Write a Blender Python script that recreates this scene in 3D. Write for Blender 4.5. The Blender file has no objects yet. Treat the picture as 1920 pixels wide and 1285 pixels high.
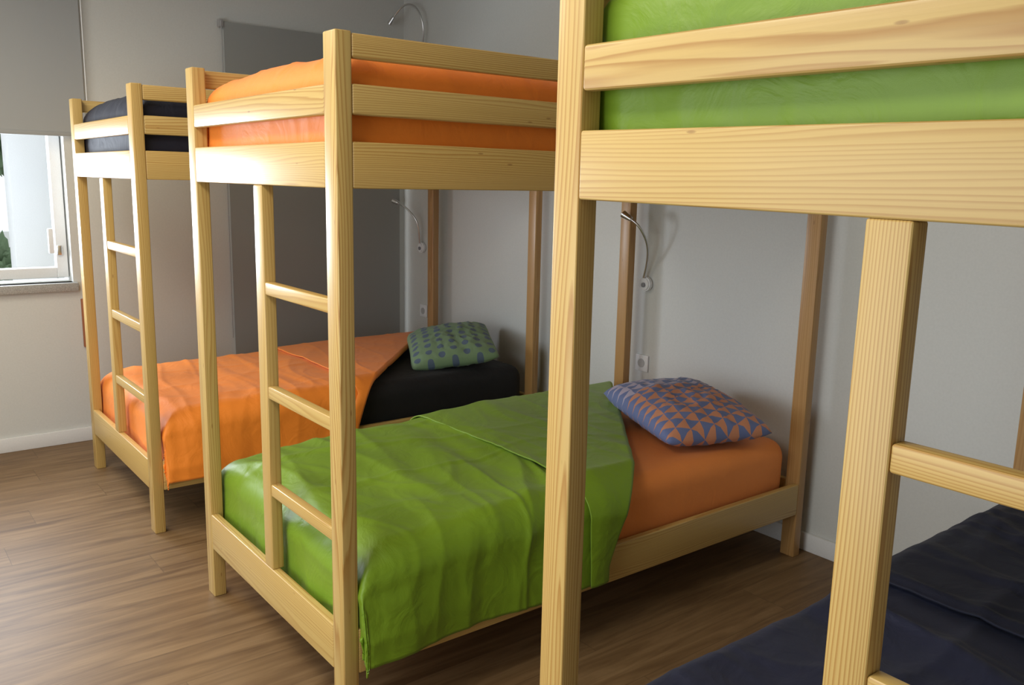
import bpy, bmesh, math, random
from mathutils import Vector, Matrix, noise
random.seed(4)
S=bpy.context.scene
S.view_settings.view_transform='Standard'
S.view_settings.exposure=-0.1
coll=S.collection

# ------------------------------------------------------------------ materials
def newmat(name):
    m=bpy.data.materials.new(name); m.use_nodes=True
    nt=m.node_tree; b=nt.nodes['Principled BSDF']
    return m,nt,b
def N(nt,t,**k):
    n=nt.nodes.new(t)
    for a,v in k.items(): setattr(n,a,v)
    return n
def math_(nt,op,a,b=None,c=None):
    n=N(nt,'ShaderNodeMath',operation=op)
    for i,v in enumerate((a,b,c)):
        if v is None: continue
        if isinstance(v,(int,float)): n.inputs[i].default_value=v
        else: nt.links.new(v,n.inputs[i])
    return n.outputs[0]
def ramp(nt,fac,stops):
    r=N(nt,'ShaderNodeValToRGB'); nt.links.new(fac,r.inputs[0])
    e=r.color_ramp.elements
    while len(e)<len(stops): e.new(0.5)
    for i,(p,c) in enumerate(stops):
        e[i].position=p; e[i].color=(*c,1)
    return r.outputs[0]
def mixc(nt,fac,a,b,mode='MIX'):
    n=N(nt,'ShaderNodeMix',data_type='RGBA',blend_type=mode)
    for s,v in ((n.inputs[0],fac),(n.inputs[6],a),(n.inputs[7],b)):
        if isinstance(v,(int,float)): s.default_value=v
        elif isinstance(v,tuple): s.default_value=(*v,1)
        else: nt.links.new(v,s)
    return n.outputs[2]
def plain(name,col,rough=.6,metal=0,spec=.5,bump=0,bscale=200):
    m,nt,b=newmat(name)
    tc=N(nt,'ShaderNodeTexCoord'); nz=N(nt,'ShaderNodeTexNoise'); nz.inputs['Scale'].default_value=bscale
    nt.links.new(tc.outputs['Object'],nz.inputs['Vector'])
    c=mixc(nt,nz.outputs[0],tuple(x*.94 for x in col),tuple(min(1,x*1.05) for x in col))
    nt.links.new(c,b.inputs['Base Color'])
    b.inputs['Roughness'].default_value=rough; b.inputs['Metallic'].default_value=metal
    b.inputs['Specular IOR Level'].default_value=spec
    if bump:
        bp=N(nt,'ShaderNodeBump'); bp.inputs['Strength'].default_value=bump; bp.inputs['Distance'].default_value=.001
        nt.links.new(nz.outputs[0],bp.inputs['Height']); nt.links.new(bp.outputs[0],b.inputs['Normal'])
    return m
def wood(name,axis,light=(0.645,0.455,0.155),dark=(0.42,0.215,0.048)):
    m,nt,b=newmat(name)
    tc=N(nt,'ShaderNodeTexCoord'); oi=N(nt,'ShaderNodeObjectInfo')
    sc=[1,1,1]; sc[axis]=.06
    mp=N(nt,'ShaderNodeMapping'); mp.inputs['Scale'].default_value=sc
    nt.links.new(tc.outputs['Object'],mp.inputs['Vector'])
    rnd=N(nt,'ShaderNodeVectorMath',operation='SCALE'); 
    wn=N(nt,'ShaderNodeTexWhiteNoise',noise_dimensions='1D'); nt.links.new(oi.outputs['Random'],wn.inputs['W'])
    sub=N(nt,'ShaderNodeVectorMath',operation='SUBTRACT'); nt.links.new(wn.outputs['Color'],sub.inputs[0]); sub.inputs[1].default_value=(.5,.5,.5)
    nt.links.new(sub.outputs[0],rnd.inputs[0]); rnd.inputs['Scale'].default_value=.32
    add=N(nt,'ShaderNodeVectorMath',operation='ADD'); nt.links.new(mp.outputs[0],add.inputs[0]); nt.links.new(rnd.outputs[0],add.inputs[1])
    nz=N(nt,'ShaderNodeTexNoise'); nz.inputs['Scale'].default_value=9; nz.inputs['Detail'].default_value=2
    nt.links.new(add.outputs[0],nz.inputs['Vector'])
    w1=N(nt,'ShaderNodeVectorMath',operation='SUBTRACT'); nt.links.new(nz.outputs['Color'],w1.inputs[0]); w1.inputs[1].default_value=(.5,.5,.5)
    w2=N(nt,'ShaderNodeVectorMath',operation='SCALE'); nt.links.new(w1.outputs[0],w2.inputs[0]); w2.inputs['Scale'].default_value=.10
    w3=N(nt,'ShaderNodeVectorMath',operation='ADD'); nt.links.new(add.outputs[0],w3.inputs[0]); nt.links.new(w2.outputs[0],w3.inputs[1])
    wv=N(nt,'ShaderNodeTexWave',wave_type='RINGS',rings_direction='XYZ'[axis]); wv.wave_profile='SAW'
    wv.inputs['Scale'].default_value=54; wv.inputs['Distortion'].default_value=1.6; wv.inputs['Detail'].default_value=3; wv.inputs['Detail Scale'].default_value=1.2
    nt.links.new(w3.outputs[0],wv.inputs['Vector'])
    g=ramp(nt,wv.outputs['Fac'],[(0,(.0,.0,.0)),(.45,(.12,.12,.12)),(.87,(1,1,1)),(1,(.2,.2,.2))])
    mp2=N(nt,'ShaderNodeMapping'); s2=[160,160,160]; s2[axis]=3; mp2.inputs['Scale'].default_value=s2
    nt.links.new(tc.outputs['Object'],mp2.inputs['Vector'])
    fb=N(nt,'ShaderNodeTexNoise'); fb.inputs['Scale'].default_value=1; fb.inputs['Detail'].default_value=3; nt.links.new(mp2.outputs[0],fb.inputs['Vector'])
    big=ramp(nt,nz.outputs[0],[(.33,(.45,.45,.45)),(.62,(1,1,1))])
    fac=math_(nt,'MULTIPLY',g,big)
    c=mixc(nt,fac,light,dark)
    c=mixc(nt,math_(nt,'MULTIPLY',fb.outputs[0],.30),c,tuple(x*.65 for x in dark))
    t=math_(nt,'MULTIPLY',oi.outputs['Random'],.25)
    c=mixc(nt,t,c,(0.55,0.32,0.080))
    vo=N(nt,'ShaderNodeTexVoronoi'); 
    mp3=N(nt,'ShaderNodeMapping'); s3=[5,5,5]; s3[axis]=1.3; mp3.inputs['Scale'].default_value=s3
    rr=N(nt,'ShaderNodeVectorMath',operation='ADD'); nt.links.new(tc.outputs['Object'],rr.inputs[0]); nt.links.new(wn.outputs['Color'],rr.inputs[1])
    nt.links.new(rr.outputs[0],mp3.inputs['Vector']); nt.links.new(mp3.outputs[0],vo.inputs['Vector'])
    k=ramp(nt,vo.outputs['Distance'],[(0,(1,1,1)),(.04,(.8,.8,.8)),(.07,(0,0,0)),(1,(0,0,0))])
    c=mixc(nt,math_(nt,'MULTIPLY',k,.6),c,(0.22,0.085,0.02))
    nt.links.new(c,b.inputs['Base Color'])
    b.inputs['Roughness'].default_value=.42
    b.inputs['Coat Weight'].default_value=.15; b.inputs['Coat Roughness'].default_value=.2
    bp=N(nt,'ShaderNodeBump'); bp.inputs['Strength'].default_value=.25; bp.inputs['Distance'].default_value=.001
    nt.links.new(fb.outputs[0],bp.inputs['Height']); nt.links.new(bp.outputs[0],b.inputs['Normal'])
    return m
WOOD=[wood('pine_along_x',0),wood('pine_along_y',1),wood('pine_along_z',2)]
WSHADE=wood('pine_shaded_along_z',2,(0.50,0.29,0.115),(0.33,0.145,0.045))  # darker, redder pine for the head posts: their shade is put into the colour
def fabric(name,col,rough=.75,sheen=.1,var=.05,bump=.2):
    m,nt,b=newmat(name)
    tc=N(nt,'ShaderNodeTexCoord')
    nz=N(nt,'ShaderNodeTexNoise'); nz.inputs['Scale'].default_value=4; nz.inputs['Detail'].default_value=2
    nt.links.new(tc.outputs['Object'],nz.inputs['Vector'])
    c=mixc(nt,nz.outputs[0],tuple(x*(1-var) for x in col),tuple(min(1,x*(1+var)) for x in col))
    nt.links.new(c,b.inputs['Base Color']); b.inputs['Roughness'].default_value=rough
    b.inputs['Sheen Weight'].default_value=sheen; b.inputs['Specular IOR Level'].default_value=.45
    n2=N(nt,'ShaderNodeTexNoise'); n2.inputs['Scale'].default_value=9; n2.inputs['Detail'].default_value=4; n2.inputs['Distortion'].default_value=1.6
    nt.links.new(tc.outputs['Object'],n2.inputs['Vector'])
    n3=N(nt,'ShaderNodeTexNoise'); n3.inputs['Scale'].default_value=900
    nt.links.new(tc.outputs['Object'],n3.inputs['Vector'])
    h=math_(nt,'ADD',n2.outputs[0],math_(nt,'MULTIPLY',n3.outputs[0],.03))
    bp=N(nt,'ShaderNodeBump'); bp.inputs['Strength'].default_value=bump; bp.inputs['Distance'].default_value=.014
    nt.links.new(h,bp.inputs['Height']); nt.links.new(bp.outputs[0],b.inputs['Normal'])
    return m
GREEN=fabric('green_cotton',(0.178,0.300,0.012),.46,.05,bump=.32)
ORANGE=fabric('orange_cotton',(0.95,0.265,0.022),.58,bump=.26)
ORSHEET=fabric('orange_sheet',(0.92,0.29,0.055),.7)
NAVY=fabric('navy_cotton',(0.008,0.009,0.022),.7,.04,bump=.3)
BLACK=fabric('black_cotton',(0.007,0.007,0.009),.75,.03,bump=.35)
BLUE=fabric('dark_blue_cotton',(0.011,0.014,0.040),.7,.04,bump=.35)
NAVY2=fabric('navy_duvet_lining',(0.006,0.008,0.024),.75,.02,bump=.4)
def pattern_uv(nt,scale):
    tc=N(nt,'ShaderNodeTexCoord'); sp=N(nt,'ShaderNodeSeparateXYZ'); nt.links.new(tc.outputs['UV'],sp.inputs[0])
    x=math_(nt,'MULTIPLY',sp.outputs[0],scale[0]); y=math_(nt,'MULTIPLY',sp.outputs[1],scale[1])
    return x,y
def pillow_dots():
    m=fabric('dotted_green_cotton',(0.2,0.3,0.15),.75); nt=m.node_tree; b=nt.nodes['Principled BSDF']
    x,y=pattern_uv(nt,(8,7))
    row=math_(nt,'FLOOR',y); par=math_(nt,'MULTIPLY',math_(nt,'MODULO',row,2),.5)
    fx=math_(nt,'SUBTRACT',math_(nt,'FRACT',math_(nt,'ADD',x,par)),.5); fy=math_(nt,'SUBTRACT',math_(nt,'FRACT',y),.5)
    d=math_(nt,'SQRT',math_(nt,'ADD',math_(nt,'POWER',fx,2),math_(nt,'POWER',fy,2)))
    inside=math_(nt,'LESS_THAN',d,.28)
    c=mixc(nt,inside,(0.185,0.285,0.15),(0.09,0.13,0.19))
    nt.links.new(c,b.inputs['Base Color']); return m
def pillow_tris():
    m=fabric('triangle_print_cotton',(0.6,0.3,0.2),.75); nt=m.node_tree; b=nt.nodes['Principled BSDF']
    x,y=pattern_uv(nt,(12.5,9))
    row=math_(nt,'FLOOR',y); par=math_(nt,'MULTIPLY',math_(nt,'MODULO',row,2),.5)
    fx=math_(nt,'FRACT',math_(nt,'ADD',x,par)); fy=math_(nt,'FRACT',y)
    tri=math_(nt,'LESS_THAN',fy,math_(nt,'SUBTRACT',1.0,math_(nt,'ABSOLUTE',math_(nt,'SUBTRACT',math_(nt,'MULTIPLY',fx,2),1))))
    band=math_(nt,'LESS_THAN',x,4.5)
    bg=mixc(nt,band,(0.60,0.25,0.13),(0.46,0.40,0.50))
    c=mixc(nt,tri,bg,(0.135,0.175,0.35))
    nt.links.new(c,b.inputs['Base Color']); return m
WALL=plain('painted_wall',(0.635,0.64,0.61),.55,bump=.15,bscale=120)
CEIL=plain('painted_ceiling',(0.80,0.79,0.74),.8)
WHITE=plain('white_pvc',(0.82,0.83,0.84),.3)
GREYP=plain('grey_plastic',(0.36,0.36,0.36),.4)
BASEB=plain('white_baseboard',(0.78,0.78,0.77),.4)
CHROME=plain('chrome_metal',(0.70,0.70,0.70),.28,1)
BLINDL=plain('light_grey_blind',(0.36,0.37,0.37),.8,bump=.3,bscale=500)
BLINDD=plain('dark_grey_blind',(0.32,0.33,0.315),.6,bump=.3,bscale=500)
STRAP=plain('brown_strap',(0.35,0.12,0.05),.7)
PLASTER=plain('white_plaster',(0.88,0.88,0.87),.8)
def granite():
    m,nt,b=newmat('granite'); tc=N(nt,'ShaderNodeTexCoord'); nz=N(nt,'ShaderNodeTexNoise'); nz.inputs['Scale'].default_value=260; nz.inputs['Detail'].default_value=3
    nt.links.new(tc.outputs['Object'],nz.inputs['Vector'])
    nt.links.new(ramp(nt,nz.outputs[0],[(.3,(.26,.26,.25)),(.5,(.38,.375,.36)),(.7,(.5,.5,.48))]),b.inputs['Base Color']); b.inputs['Roughness'].default_value=.4
    return m
GRANITE=granite()
def floor_mat():
    m,nt,b=newmat('laminate_floor'); tc=N(nt,'ShaderNodeTexCoord'); sp=N(nt,'ShaderNodeSeparateXYZ'); nt.links.new(tc.outputs['Object'],sp.inputs[0])
    pw=.19; pl=1.25
    xi=math_(nt,'DIVIDE',sp.outputs[0],pw); row=math_(nt,'FLOOR',xi)
    wn=N(nt,'ShaderNodeTexWhiteNoise',noise_dimensions='1D'); nt.links.new(row,wn.inputs['W'])
    yi=math_(nt,'ADD',math_(nt,'DIVIDE',sp.outputs[1],pl),wn.outputs['Value']); col=math_(nt,'FLOOR',yi)
    w2=N(nt,'ShaderNodeTexWhiteNoise',noise_dimensions='2D'); cb=N(nt,'ShaderNodeCombineXYZ'); nt.links.new(row,cb.inputs[0]); nt.links.new(col,cb.inputs[1]); nt.links.new(cb.outputs[0],w2.inputs['Vector'])
    mp=N(nt,'ShaderNodeMapping'); mp.inputs['Scale'].default_value=(26,2.2,1); 
    ad=N(nt,'ShaderNodeVectorMath',operation='ADD'); nt.links.new(tc.outputs['Object'],ad.inputs[0]); nt.links.new(w2.outputs['Color'],ad.inputs[1]); nt.links.new(ad.outputs[0],mp.inputs['Vector'])
    nz=N(nt,'ShaderNodeTexNoise'); nz.inputs['Scale'].default_value=1; nz.inputs['Detail'].default_value=6; nz.inputs['Roughness'].default_value=.6; nz.inputs['Distortion'].default_value=.6
    nt.links.new(mp.outputs[0],nz.inputs['Vector'])
    c=ramp(nt,nz.outputs[0],[(.3,(0.118,0.064,0.027)),(.5,(0.195,0.115,0.051)),(.7,(0.275,0.172,0.082))])
    c=mixc(nt,math_(nt,'MULTIPLY',w2.outputs['Value'],.25),c,(0.14,0.080,0.036))
    fx=math_(nt,'FRACT',xi); fy=math_(nt,'FRACT',yi)
    gap=math_(nt,'MAXIMUM',math_(nt,'LESS_THAN',fx,.012),math_(nt,'LESS_THAN',fy,.0018))
    c=mixc(nt,math_(nt,'MULTIPLY',gap,.5),c,(0.05,0.03,0.015))
    nt.links.new(c,b.inputs['Base Color']); b.inputs['Roughness'].default_value=.47
    b.inputs['Specular IOR Level'].default_value=.32
    return m
FLOOR=floor_mat()

# ------------------------------------------------------------------ helpers
def obj_from_bm(name,bm,mat,parent=None,smooth=False,loc=(0,0,0)):
    me=bpy.data.meshes.new(name); bm.to_mesh(me); bm.free()
    for m in (mat if isinstance(mat,(list,tuple)) else [mat]): me.materials.append(m)
    if smooth:
        for p in me.polygons: p.use_smooth=True
    o=bpy.data.objects.new(name,me); coll.objects.link(o); o.location=loc
    if parent: o.parent=parent
    return o
def add_box(bm,x0,x1,y0,y1,z0,z1,bev=0,seg=2):
    r=bmesh.ops.create_cube(bm,size=1)
    vs=r['verts']
    for v in vs: v.co=Vector((x0+(v.co.x+.5)*(x1-x0),y0+(v.co.y+.5)*(y1-y0),z0+(v.co.z+.5)*(z1-z0)))
    if bev:
        es={e for v in vs for e in v.link_edges}
        bmesh.ops.bevel(bm,geom=list(es),offset=bev,segments=seg,affect='EDGES',profile=.5)
def box(name,x0,x1,y0,y1,z0,z1,mat,parent=None,bev=0,seg=2,kind=None):
    cx,cy,cz=(x0+x1)/2,(y0+y1)/2,(z0+z1)/2
    bm=bmesh.new(); add_box(bm,x0-cx,x1-cx,y0-cy,y1-cy,z0-cz,z1-cz,bev,seg)
    o=obj_from_bm(name,bm,mat,parent,loc=(cx,cy,cz))
    if bev:
        for p in o.data.polygons: p.use_smooth=True
        o.data.set_sharp_from_angle(angle=math.radians(25))
    if kind: o['kind']=kind
    return o
def empty(name,loc,label,cat,group=None):
    e=bpy.data.objects.new(name,None); coll.objects.link(e); e.location=loc; e.empty_display_size=.1
    e['label']=label; e['category']=cat
    if group: e['group']=group
    return e
def tag(o,label,cat,group=None):
    o['label']=label; o['category']=cat
    if group: o['group']=group
    return o
def tube(name,pts,rad,mat,parent=None,res=8):
    cu=bpy.data.curves.new(name,'CURVE'); cu.dimensions='3D'; cu.bevel_depth=rad; cu.bevel_resolution=4
    sp=cu.splines.new('NURBS'); sp.points.add(len(pts)-1); sp.use_endpoint_u=True; sp.order_u=3
    for p,q in zip(sp.points,pts): p.co=(*q,1)
    cu.resolution_u=res; cu.use_fill_caps=True
    o=bpy.data.objects.new(name,cu); coll.objects.link(o)
    dg=bpy.context.evaluated_depsgraph_get(); me=bpy.data.meshes.new_from_object(o.evaluated_get(dg))
    coll.objects.unlink(o); bpy.data.objects.remove(o)
    me.materials.clear(); me.materials.append(mat)
    for p in me.polygons: p.use_smooth=True
    m=bpy.data.objects.new(name,me); coll.objects.link(m)
    if parent: m.parent=parent
    return m
def cyl(name,loc,r,h,mat,parent=None,axis='Z',r2=None,seg=32,bev=0):
    bm=bmesh.new(); bmesh.ops.create_cone(bm,cap_ends=True,segments=seg,radius1=r,radius2=r if r2 is None else r2,depth=h)
    if bev: bmesh.ops.bevel(bm,geom=[e for e in bm.edges if abs(e.verts[0].co.z-e.verts[1].co.z)<1e-6],offset=bev,segments=3,affect='EDGES')
    if axis=='Y': bmesh.ops.rotate(bm,verts=bm.verts,matrix=Matrix.Rotation(math.pi/2,3,'X'))
    if axis=='X': bmesh.ops.rotate(bm,verts=bm.verts,matrix=Matrix.Rotation(math.pi/2,3,'Y'))
    o=obj_from_bm(name,bm,mat,parent,True,loc); o.data.set_sharp_from_angle(angle=math.radians(40)); return o

# ------------------------------------------------------------------ room
XW,YW,ZC=-3.1735,2.0692,2.56
XE,YS=3.3,-2.5
st='structure'
box('floor',XW-.02,XE,YS,YW+.02,-.05,0,FLOOR,kind=st)
box('ceiling',XW-.2,XE+.1,YS-.1,YW+.1,ZC,ZC+.1,CEIL,kind=st)
box('wall_north',XW-.2,XE+.1,YW,YW+.12,0,ZC,WALL,kind=st)
box('wall_south',XW-.2,XE+.1,YS-.12,YS,0,ZC,WALL,kind=st)
box('wall_east',XE,XE+.12,YS,YW,0,ZC,WALL,kind=st)
wy0,wy1,wz0,wz1=-1.55,.05,.87,2.2
dy0,dy1,dz0,dz1=.96,2.035,.0,2.2
bm=bmesh.new()
xa,xb=XW-.22,XW
for (a,b_,c,d) in ((YS,wy0,0,ZC),(wy0,wy1,0,wz0),(wy0,wy1,wz1,ZC),(wy1,dy0,0,ZC),(dy0,dy1,dz1,ZC),(dy1,YW,0,ZC)):
    add_box(bm,xa,xb,a,b_,c,d)
o=obj_from_bm('wall_west',bm,WALL); o['kind']=st
box('baseboard_west',XW,XW+.014,YS,dy0-.05,0,.075,BASEB,bev=.003,kind=st)
box('baseboard_north',XW+.02,XE,YW-.014,YW,0,.075,BASEB,bev=.003,kind=st)
def window(name,y0,y1,z0,z1,x,mull=()):
    bm=bmesh.new(); t=.055
    add_box(bm,x-.06,x,y0,y0+t,z0,z1,.004); add_box(bm,x-.06,x,y1-t,y1,z0,z1,.004)
    add_box(bm,x-.06,x,y0+t,y1-t,z0,z0+t,.004); add_box(bm,x-.06,x,y0+t,y1-t,z1-t,z1,.004)
    for m in mull: add_box(bm,x-.06,x,m-.05,m+.05,z0+t,z1-t,.004)
    o=obj_from_bm(name,bm,WHITE); o['kind']=st; return o
w=window('window_1',wy0,wy1-.005,wz0+.02,wz1,XW-.07,(-.78,))
h=box('handle',XW-.07,XW-.045,-.045,-.02,1.02,1.15,WHITE,w,.004)
h2=box('hinge',XW-.07,XW-.055,-.005,.02,1.01,1.06,CHROME,w,.003)
bs=box('shutter_strap',XW,XW+.02,.078,.093,.52,.78,STRAP,w,.003)
box('trim_1',XW-.06,XW+.03,wy0-.03,wy1+.02,wz0-.045,wz0,GRANITE,bev=.005,kind=st)
window('window_2',dy0,dy1,.02,dz1,XW-.1,())
def blind(y0,y1,z0,z1,x,mat,label,chain_y,chain_z,bmat):
    e=empty('roller_blind',(x,(y0+y1)/2,z0),label,'roller blind')
    loc=Vector(e.location)
    def P(o): o.location-=loc; o.parent=e; return o
    P(box('blind_fabric',x,x+.004,y0,y1,z0+.02,z1,mat))
    P(box('bottom_bar',x-.004,x+.008,y0,y1,z0,z0+.022,mat,bev=.003))
    P(cyl('roller_tube',(x-.014,(y0+y1)/2,z1-.016),.012,y1-y0,mat,axis='Y'))
    P(box('bracket',x-.02,x+.012,chain_y-.012,chain_y+.014,z1-.03,z1+.012,bmat,bev=.003))
    c=tube('pull_chain',[(x+.012,chain_y,z1),(x+.012,chain_y,(z1+chain_z)/2),(x+.012,chain_y,chain_z)],.003,bmat); P(c)
    return e
blind(-1.62,.155,1.62,2.44,XW+.03,BLINDL,'light grey roller blind half lowered over the window',.165,1.55,WHITE)
blind(.895,2.015,.03,2.28,XW+.03,BLINDD,'dark grey roller blind fully lowered over a glazed door',.878,.5,GREYP)
# outside
g=box('ground',-30,XW-.25,-20,20,-.6,-.5,plain('pale_paving',(0.5,0.5,0.46),.9)); g['kind']=st
pc=empty('outdoor_column',(-4.3,.05,-.5),'white rendered porch column outside the window','column')
box('shaft',-.1,.1,-.11,.11,.1,4,PLASTER,pc,.01); box('plinth',-.13,.13,-.14,.14,0,.1,PLASTER,pc,.01)
LEAF=plain('leaves',(0.13,0.19,0.10),.8,bscale=20)
def blob(name,loc,r,sz=1,seed=0):
    bm=bmesh.new(); bmesh.ops.create_icosphere(bm,subdivisions=6,radius=r)
    for v in bm.verts:
        n=v.co.normalized()+Vector((seed,0,0)); v.co=v.co*(1+.28*noise.noise(n*4)+.2*noise.noise(n*13)+.16*noise.noise(n*34)); v.co.z*=sz
    return obj_from_bm(name,bm,LEAF,None,False,loc)
o=blob('shrub',(-7.2,.10,.08),.6,1.1);tag(o,'dark green shrub growing outside beyond the column','shrub','garden shrubs')
o=blob('shrub',(-7.0,-1.5,.05),.6,1,3);tag(o,'dark green shrub growing outside beyond the column','shrub','garden shrubs')
te=empty('tree',(-10,.25,-.5),'leafy green tree standing outside beyond the column','tree')
t1=cyl('trunk',(0,0,1),.12,2,plain('bark',(0.12,0.08,0.05),.9),te); c1=blob('crown',(0,0,2.8),.95,.9,5); c1.parent=te
hs=empty('garden_house',(-16,-4,-.5),'pale rendered house with tiled roof beyond the garden','house')
box('house_wall',-1,1,-4,4,0,2.0,plain('pale_render',(0.62,0.62,0.6),.9),hs)
bm=bmesh.new(); add_box(bm,-1.3,1.3,-4.3,4.3,2.0,2.6)
for v in bm.verts:
    if v.co.z>2.3: v.co.x*=.05
obj_from_bm('roof',bm,plain('roof_tiles',(0.35,0.16,0.1),.9),hs)

# ------------------------------------------------------------------ bunk bed
A,B,W,L,H=.0616,.0425,1.0423,2.0,1.775
ZB0,ZB1,ZM0,ZM1,ZT0,ZL0,ZL1=1.4219,1.5297,1.590,1.6597,1.7158,.1793,.3034
T=.026
def bunk(D,Y,lad,label,slant=0.0):
    e=empty('bunk_bed',(D,Y,0),label,'bunk bed','pine bunk beds in a row')
    parts=[]
    def bb(n,x0,x1,y0,y1,z0,z1,ax,bev=.004,mat=None):
        o=box(n,x0,x1,y0,y1,z0,z1,mat or WOOD[ax],e,bev,3); parts.append(o); return o
    for (px,py,mt) in ((-A,0,None),(-W,0,None),(-A,L-B,WSHADE),(-W,L-B,WSHADE)):
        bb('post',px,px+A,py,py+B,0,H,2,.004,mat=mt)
    for y0,y1 in ((0,T),(L-T,L)):
        bb('end_board',-W+A,-A,y0,y1,ZB0,ZB1,0)
        bb('guard_rail',-W+A,-A,y0,y1,ZM0,ZM1,0,.006)
        bb('lower_end_rail',-W+A,-A,y0,y1,ZL0,ZL1,0)
    for x0,x1 in ((-T,0),(-W,-W+T)):
        bb('side_board',x0,x1,B,L-B,ZB0,ZB1,1)
        bb('guard_rail',x0,x1,B,L-B,ZM0,ZM1,1,.006)
        bb('guard_rail',x0,x1,B,L-B,ZT0,H-.004,1,.006)
        bb('lower_side_rail',x0,x1,B,L-B,ZL0,ZL1,1)
    up=bb('ladder',lad,lad+.058,0.001,B-.006,ZL1,ZB0,2,.004)
    for zt in (1.157,.860,.568):
        r=box('rung',lad+.058,-A,.003,.003+.028,zt-.036,zt,WOOD[0],e,.004,3)
        r.parent=up; r.location=r.location-up.location; parts.append(r)
    for z in (ZB0+.01,ZL0+.03):
        bm=bmesh.new()
        for i in range(14):
            yy=.06+i*(L-.2)/13
            add_box(bm,-W+T,-T,yy,yy+.07,z,z+.018)
        obj_from_bm('slat_base',bm,WOOD[0],e)
    if slant:
        for o in parts:
            if o.parent!=e: continue
            for v in o.data.vertices: 
                x=v.co.x+o.location.x+W
                v.co.z-=slant*x*(0 if (o.name.startswith('post') and v.co.z+o.location.z<.2) else 1)
    return e
b1=bunk(-1.6517,-.008,-.565,'pine bunk bed with ladder beside the window wall')
b2=bunk(0,0,-.512,'pine bunk bed with ladder and orange top bedding')
b3=bunk(1.79,.019,-.484,'pine bunk bed with ladder and green top bedding',slant=.012)

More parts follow.
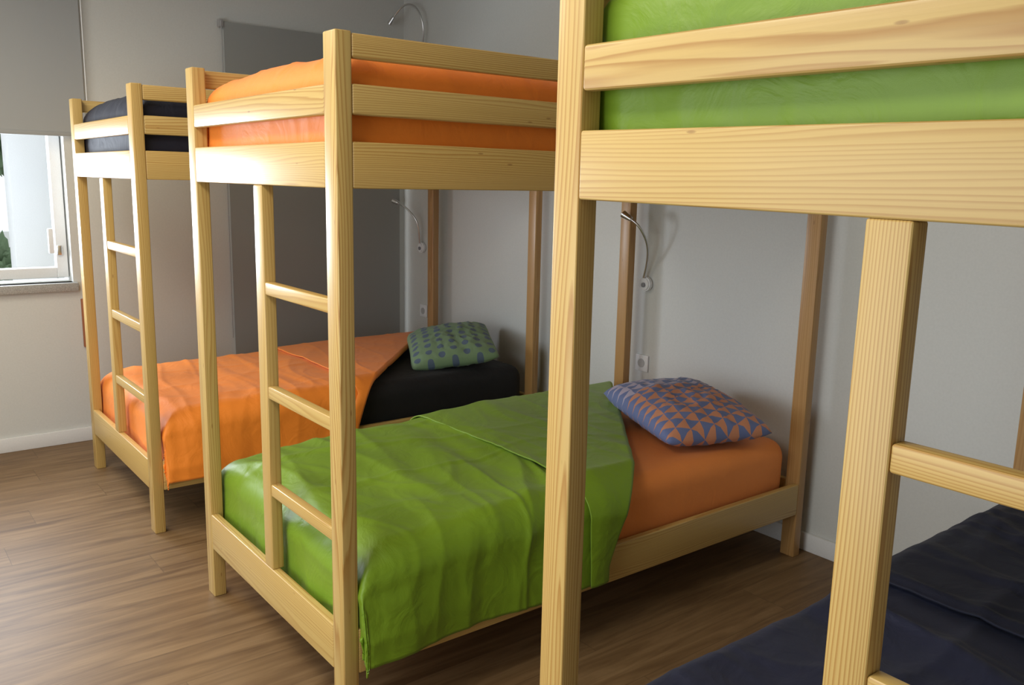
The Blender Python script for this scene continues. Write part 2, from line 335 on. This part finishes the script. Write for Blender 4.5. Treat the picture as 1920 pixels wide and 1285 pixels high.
# ------------------------------------------------------------------ bedding
def rounded(name,x0,x1,y0,y1,z0,z1,mat,label,cat,r=.05,amp=.006,seed=0):
    bm=bmesh.new(); add_box(bm,x0,x1,y0,y1,z0,z1,r,6)
    bmesh.ops.subdivide_edges(bm,edges=[e for e in bm.edges if e.calc_length()>.15],cuts=14,use_grid_fill=True)
    for v in bm.verts:
        n=noise.noise(Vector((v.co.x*3+seed,v.co.y*3,v.co.z*6)))
        v.co.z+=amp*n if v.co.z>(z0+z1)/2 else 0
        v.co.x+=amp*.6*noise.noise(Vector((v.co.y*7+seed,v.co.z*9,1)))
    o=obj_from_bm(name,bm,mat,None,True); tag(o,label,cat,None)
    o['group']='mattresses on the bunks'
    return o
def ridge(v,k): return max(0,1-abs(v)*k)
def duvet(name,D,Y,mats,label,x0,x1,y0,ztop,dropx0,dropx1,dropf,yend,hem=None,seed=0,r=.09,amp=.014,crown=.0,hangpull=.1,drophead=0,flapmat=0,thick=.005,footdip=0,wave=1.0,pfk=1.0,rr=.015,flapk=.5):
    """cloth grid draped on a mattress; yend(s) end line; hem=Y of turned-back edge (None: no turn back)."""
    bm=bmesh.new()
    qa=math.pi*r/2
    w=x1-x0
    def edge(c,lo,hi):
        if c<lo+r:
            d=lo+r-c
            if d<qa: return lo+r-r*math.sin(d/r), r*(1-math.cos(d/r)), -math.sin(d/r)
            return lo, r+d-qa, -1
        if c>hi-r:
            d=c-(hi-r)
            if d<qa: return hi-r+r*math.sin(d/r), r*(1-math.cos(d/r)), math.sin(d/r)
            return hi, r+d-qa, 1
        return c,0,0
    ax0=x0+r-qa-max(0,dropx0-r); ax1=x1-r+qa+max(0,dropx1-r)
    nx=int((ax1-ax0)/.0085); cols=[ax0+(ax1-ax0)*i/nx for i in range(nx+1)]
    ay0=y0+r-qa-max(0,dropf-r)
    n1=210; nb=6; n2=110 if hem is not None else 0
    grid=[]
    for i,c in enumerate(cols):
        px,dx,ox=edge(c,x0,x1)
        over=max(0,c-(x1-r))
        ye=yend((px-x0)/w)-hangpull*min(1,over/.3)
        ymaxarc=ye if not drophead else ye-r+qa+max(0,drophead-r)
        col=[]
        rows=[(ay0+(ymaxarc-ay0)*j/n1,0,0) for j in range(n1+1)]
        if hem is not None:
            for j in range(1,nb): 
                a=math.pi*j/nb; rows.append((ymaxarc+rr*math.sin(a),rr*(1-math.cos(a)),1))
            hm=min(hem+.008*math.sin(c*5+seed),ye-.04)
            for j in range(n2+1): rows.append((ymaxarc+(hm-ymaxarc)*j/n2,2*rr*(1-.35*(j/n2)**4),1))
        for (cy,lift,fl) in rows:
            py,dy,oy=edge(cy,y0,ye if drophead else 1e9)
            drop=max(dx,dy) if min(dx,dy)<1e-6 else (dx**4+dy**4)**(1/4)
            top=max(0,1-abs(ox))*max(0,1-abs(oy))
            u=(c-x0)/w; z=ztop-drop+crown*max(0,math.sin(math.pi*min(1,max(0,u))))**.5*top
            p=Vector((c*1.9+seed,cy*1.9+(3.1 if fl else 0),seed*.3))
            n=noise.noise(p)*(1.0 if not fl else .4)+.3*noise.noise(p*2.7)*(1 if not fl else .5)
            wp=noise.noise(Vector((c*2,cy*2,seed)))*.35
            q=Vector((c*.9+seed+.4*cy,cy*2.6+wp+(9 if fl else 0),7+seed))
            q2=Vector((c*3.6-.7*cy+seed,cy*1.1+c+wp,3+seed))
            q3=Vector((c*2.2+1.9*cy+seed,cy*3.2-1.7*c+wp,13+seed))
            # crosswise creases running over the bed width
            q4=Vector((c*.55+seed,cy*6.5+wp*1.4+.5*c,21+seed))
            cr=ridge(noise.noise(q),5)**1.5*.6+ridge(noise.noise(q2),6)**1.5*.3+ridge(noise.noise(q3),9)**1.2*.22+ridge(noise.noise(q3*2.1),9)*.08+ridge(noise.noise(q4),6)**1.3*.38
            if fl: cr*=flapk
            g1=((cy*3.1+.2+.04*math.sin(c*6+seed))%1-.5)
            pf=-1.1*math.exp(-g1**2/.014)*(.6+.6*noise.noise(Vector((c*3,cy*3,seed))))*(0 if fl else 1)
            dsp=amp*(n+cr+pf*.5*pfk)
            hang=max(0,drop-r)
            hk=min(1,hang/.14)
            wav=wave*(.007*hk*math.sin(cy*11+2.5*noise.noise(Vector((cy*3,seed,0))))+.018*hk*max(0,1-abs(cy-y0)/.35)+.009*hk)
            wavy=wave*.006*hk*math.sin(c*17+2.5*noise.noise(Vector((c*3,seed,4))))
            fd=footdip*max(0,1-(py-y0)/.5)**1.5*(1 if drop<.1 else max(0,1-(drop-.1)/.15))
            X=px+ox*(max(dsp,-.004)*.6*(1 if wave else .3)+lift*(1-.5*hk)+(wav if dx>=dy else 0))
            Yy=py+(oy*(max(dsp,-.004)*.4+(max(wavy,-.002) if dy>dx else 0)))
            Z=z+(dsp+lift)*(top if abs(ox)<.999 else 0)-fd
            col.append(bm.verts.new((X,Yy,Z)))
        grid.append(col)
    m=len(grid[0])
    for i in range(len(grid)-1):
        for j in range(m-1):
            f=bm.faces.new((grid[i][j],grid[i+1][j],grid[i+1][j+1],grid[i][j+1]))
            if hem is not None and j>n1: f.material_index=flapmat
    o=obj_from_bm(name,bm,mats,None,True,(D,Y,0))
    md=o.modifiers.new('thickness','SOLIDIFY'); md.thickness=thick; md.offset=-1
    tag(o,label,'duvet','duvets on the bunks'); return o
def mattress(D,Y,z0,z1,mat,label,seed=0):
    return rounded('mattress',D-W+.045,D-.045,Y+.095,Y+L-.052,z0,z1,mat,label,'mattress',.07,.006,seed)
ML=.228; MT=.475
mattress(-1.6517,-.008,ML,MT,BLACK,'mattress with black fitted sheet under orange duvet',1)
mattress(-1.6517,-.008,ZB0+.03,1.64,NAVY,'mattress with navy sheet on upper bunk',2)
mattress(0,0,ML,MT+.005,ORSHEET,'mattress with orange fitted sheet under green duvet',3)
mattress(0,0,ZB0+.03,1.64,ORANGE,'mattress with orange sheet on upper bunk',4)
mattress(1.79,.019,ML,MT-.025,BLACK,'mattress with black fitted sheet under blue duvet',5)
mattress(1.79,.019,ZB0+.03,1.64,GREEN,'mattress with green sheet on upper bunk',6)
duvet('duvet',-1.6517,-.008,[ORANGE],'orange cotton duvet turned back over a black sheet',-W-.012,.006,.052,.505,.26,.29,.25,lambda u:1.95-.97*u,hem=.93,seed=11,footdip=.02,amp=.011,rr=.011)
duvet('duvet',0,0,[GREEN],'bright green cotton duvet turned back over an orange sheet',-W-.012,.008,.052,.510,.30,.300,.25,lambda u:1.93-.91*u,hem=.83,seed=23,hangpull=.13,footdip=.028,amp=.018,rr=.014)
duvet('duvet',1.79,.019,[BLUE,NAVY2],'dark blue duvet turned back on the lower bunk',-W+.03,-.03,.052,.485,.16,.16,.2,lambda u:1.90-.5*u,hem=.99,seed=31,flapmat=1,r=.05,wave=0,amp=.020,flapk=1.2)
for D,Y,mt,lab,sd,zt in ((-1.6517,-.008,NAVY,'navy blue duvet on the upper bunk by the window',41,1.735),(0,0,ORANGE,'orange cotton duvet tucked in on the upper bunk',52,1.725),(1.79,.019,GREEN,'bright green duvet tucked in on the upper bunk',63,1.765)):
    duvet('duvet',D,Y,[mt],lab,-W+.042,-.042,.052,zt,.25,.25,.25,lambda u:1.945,seed=sd,drophead=.25,crown=.022,amp=.018 if mt is GREEN else .014,r=.06,hangpull=0,wave=0,pfk=.3)
def pillow(x,y,z,a,bw,h,rot,tilt,mat,label,seed):
    bm=bmesh.new(); uvl=bm.loops.layers.uv.new('UVMap'); n=44
    def pt(u,v,sgn):
        hx=a/2*u*(1-.04*(1-v*v)-.05*v**6); hy=bw/2*v*(1-.04*(1-u*u)-.05*u**6)
        t=max(0,(1-u**2)*(1-v**2))**.38
        zz=sgn*h*(.55 if sgn>0 else .34)*t
        wr=.012*noise.noise(Vector((u*2.4+seed,v*2.4,sgn)))+.009*ridge(noise.noise(Vector((u*4+seed,v*4,sgn))),5)
        edge_=max(abs(u),abs(v))
        pk=.010*math.sin((u-v)*16+seed)*max(0,(edge_-.7)/.3)*(1-edge_)*4
        zz+=sgn*(wr+pk)*t
        return Vector((hx,hy,zz))
    top=[[bm.verts.new(pt(-1+2*i/n,-1+2*j/n,1)) for j in range(n+1)] for i in range(n+1)]
    bot=[[top[i][j] if i in(0,n) or j in (0,n) else bm.verts.new(pt(-1+2*i/n,-1+2*j/n,-1)) for j in range(n+1)] for i in range(n+1)]
    for g_,flip in ((top,False),(bot,True)):
        for i in range(n):
            for j in range(n):
                q=[(i,j),(i+1,j),(i+1,j+1),(i,j+1)]
                if flip: q=q[::-1]
                f=bm.faces.new([g_[a_][b_] for a_,b_ in q])
                for lp,(a_,b_) in zip(f.loops,q): lp[uvl].uv=(a_/n,b_/n)
    o=obj_from_bm('pillow',bm,mat,None,True,(x,y,z)); o.rotation_euler=(tilt[0],tilt[1],rot)
    tag(o,label,'pillow','patterned pillows on the lower bunks'); return o
pillow(-.355,1.665,.560,.62,.45,.17,math.radians(-20),(math.radians(1),math.radians(4)),pillow_tris(),'pillow with blue triangles printed on salmon orange cotton',3)
pillow(-2.01,1.67,.553,.56,.47,.16,math.radians(-28),(math.radians(8),math.radians(8)),pillow_dots(),'green pillow printed with blue grey dots on black sheet',9)

# ------------------------------------------------------------------ lamps & sockets
def lamp(x,z,pts,label):
    e=empty('reading_lamp',(x,YW,z),label,'wall lamp','gooseneck reading lamps at the bunks')
    cyl('base',(0,-.014,0),.034,.028,WHITE,e,'Y',bev=.006)
    cyl('switch',(0,-.031,-.004),.011,.008,plain('grey_switch',(.25,.25,.27),.4),e,'Y')
    tube('neck',pts,.0058,CHROME,e)
    p=Vector(pts[-1]); d=(p-Vector(pts[-2])).normalized()
    hd=cyl('lamp_head',p+d*.015,.011,.05,CHROME,e,'Z',r2=.018,bev=.002); hd.rotation_mode='QUATERNION'; hd.rotation_quaternion=(-d).to_track_quat('-Z','Y')
    return e
lamp(-.957,.985,[(0,-.03,.03),(.03,-.04,.10),(.055,-.07,.19),(.045,-.11,.26),(.025,-.13,.29),(.0,-.14,.305)],'chrome gooseneck reading lamp with round white wall base')
lamp(-2.93,1.01,[(0,-.03,.03),(.015,-.04,.10),(.01,-.06,.18),(-.04,-.09,.24),(-.09,-.11,.27),(-.12,-.12,.28)],'chrome gooseneck reading lamp on the corner wall')
lamp(-2.90,2.22,[(0,-.03,.03),(.035,-.04,.10),(.03,-.06,.2),(-.03,-.08,.27),(-.14,-.10,.27),(-.2,-.12,.2)],'chrome gooseneck reading lamp above the upper bunk')
def outlet(x,z):
    e=empty('power_outlet',(x,YW,z),'square white wall socket below the reading lamp','socket','white wall sockets')
    box('plate',-.04,.04,-.01,0,-.04,.04,WHITE,e,.004)
    cyl('socket',(0,-.011,0),.021,.004,plain('socket_grey',(.5,.5,.5),.5),e,'Y')
outlet(-.965,.605); outlet(-2.92,.60)

# ------------------------------------------------------------------ lights
def area(name,loc,rot,sx,sy,power,col):
    l=bpy.data.lights.new(name,'AREA'); l.shape='RECTANGLE'; l.size=sx; l.size_y=sy; l.energy=power; l.color=col
    o=bpy.data.objects.new(name,l); coll.objects.link(o); o.location=loc; o.rotation_euler=rot; return o
area('ceiling_light_a',(.3,-1.2,ZC-.02),(0,0,0),1.2,.6,37,(1,.94,.80))
area('ceiling_light_b',(-1.6,-.9,ZC-.02),(0,0,0),1.0,.6,25,(1,.94,.80))
area('window_daylight',(XW-.28,-.72,1.30),(0,math.radians(-90),0),.6,1.1,58,(.82,.90,1))
area('rear_fill_light',(.2,YS+.1,1.2),(math.radians(90),0,0),2.8,1.7,50,(.80,.89,1))  # added soft fill behind the camera; the south wall has no window
wd=bpy.data.worlds.new('World'); S.world=wd; wd.use_nodes=True
bg=wd.node_tree.nodes['Background']; bg.inputs[0].default_value=(.88,.94,1,1); bg.inputs[1].default_value=1.4

# ------------------------------------------------------------------ camera
yw,pt,rl=[math.radians(a) for a in (37.9525,10.5743,1.2326)]
fh=Vector((-math.cos(yw),math.sin(yw),0)); rt=Vector((math.sin(yw),math.cos(yw),0)); up=Vector((0,0,1))
fw=fh*math.cos(pt)-up*math.sin(pt); u=fh*math.sin(pt)+up*math.cos(pt)
r2=rt*math.cos(rl)+u*math.sin(rl); u2=-rt*math.sin(rl)+u*math.cos(rl)
cam=bpy.data.cameras.new('camera'); co=bpy.data.objects.new('camera',cam); coll.objects.link(co)
cam.sensor_width=36; cam.lens=36*1632.75/1920; cam.clip_start=.02
M=Matrix((r2,u2,-fw)).transposed().to_4x4(); M.translation=(1.8618,-.9298,1.4497); co.matrix_world=M
S.camera=co
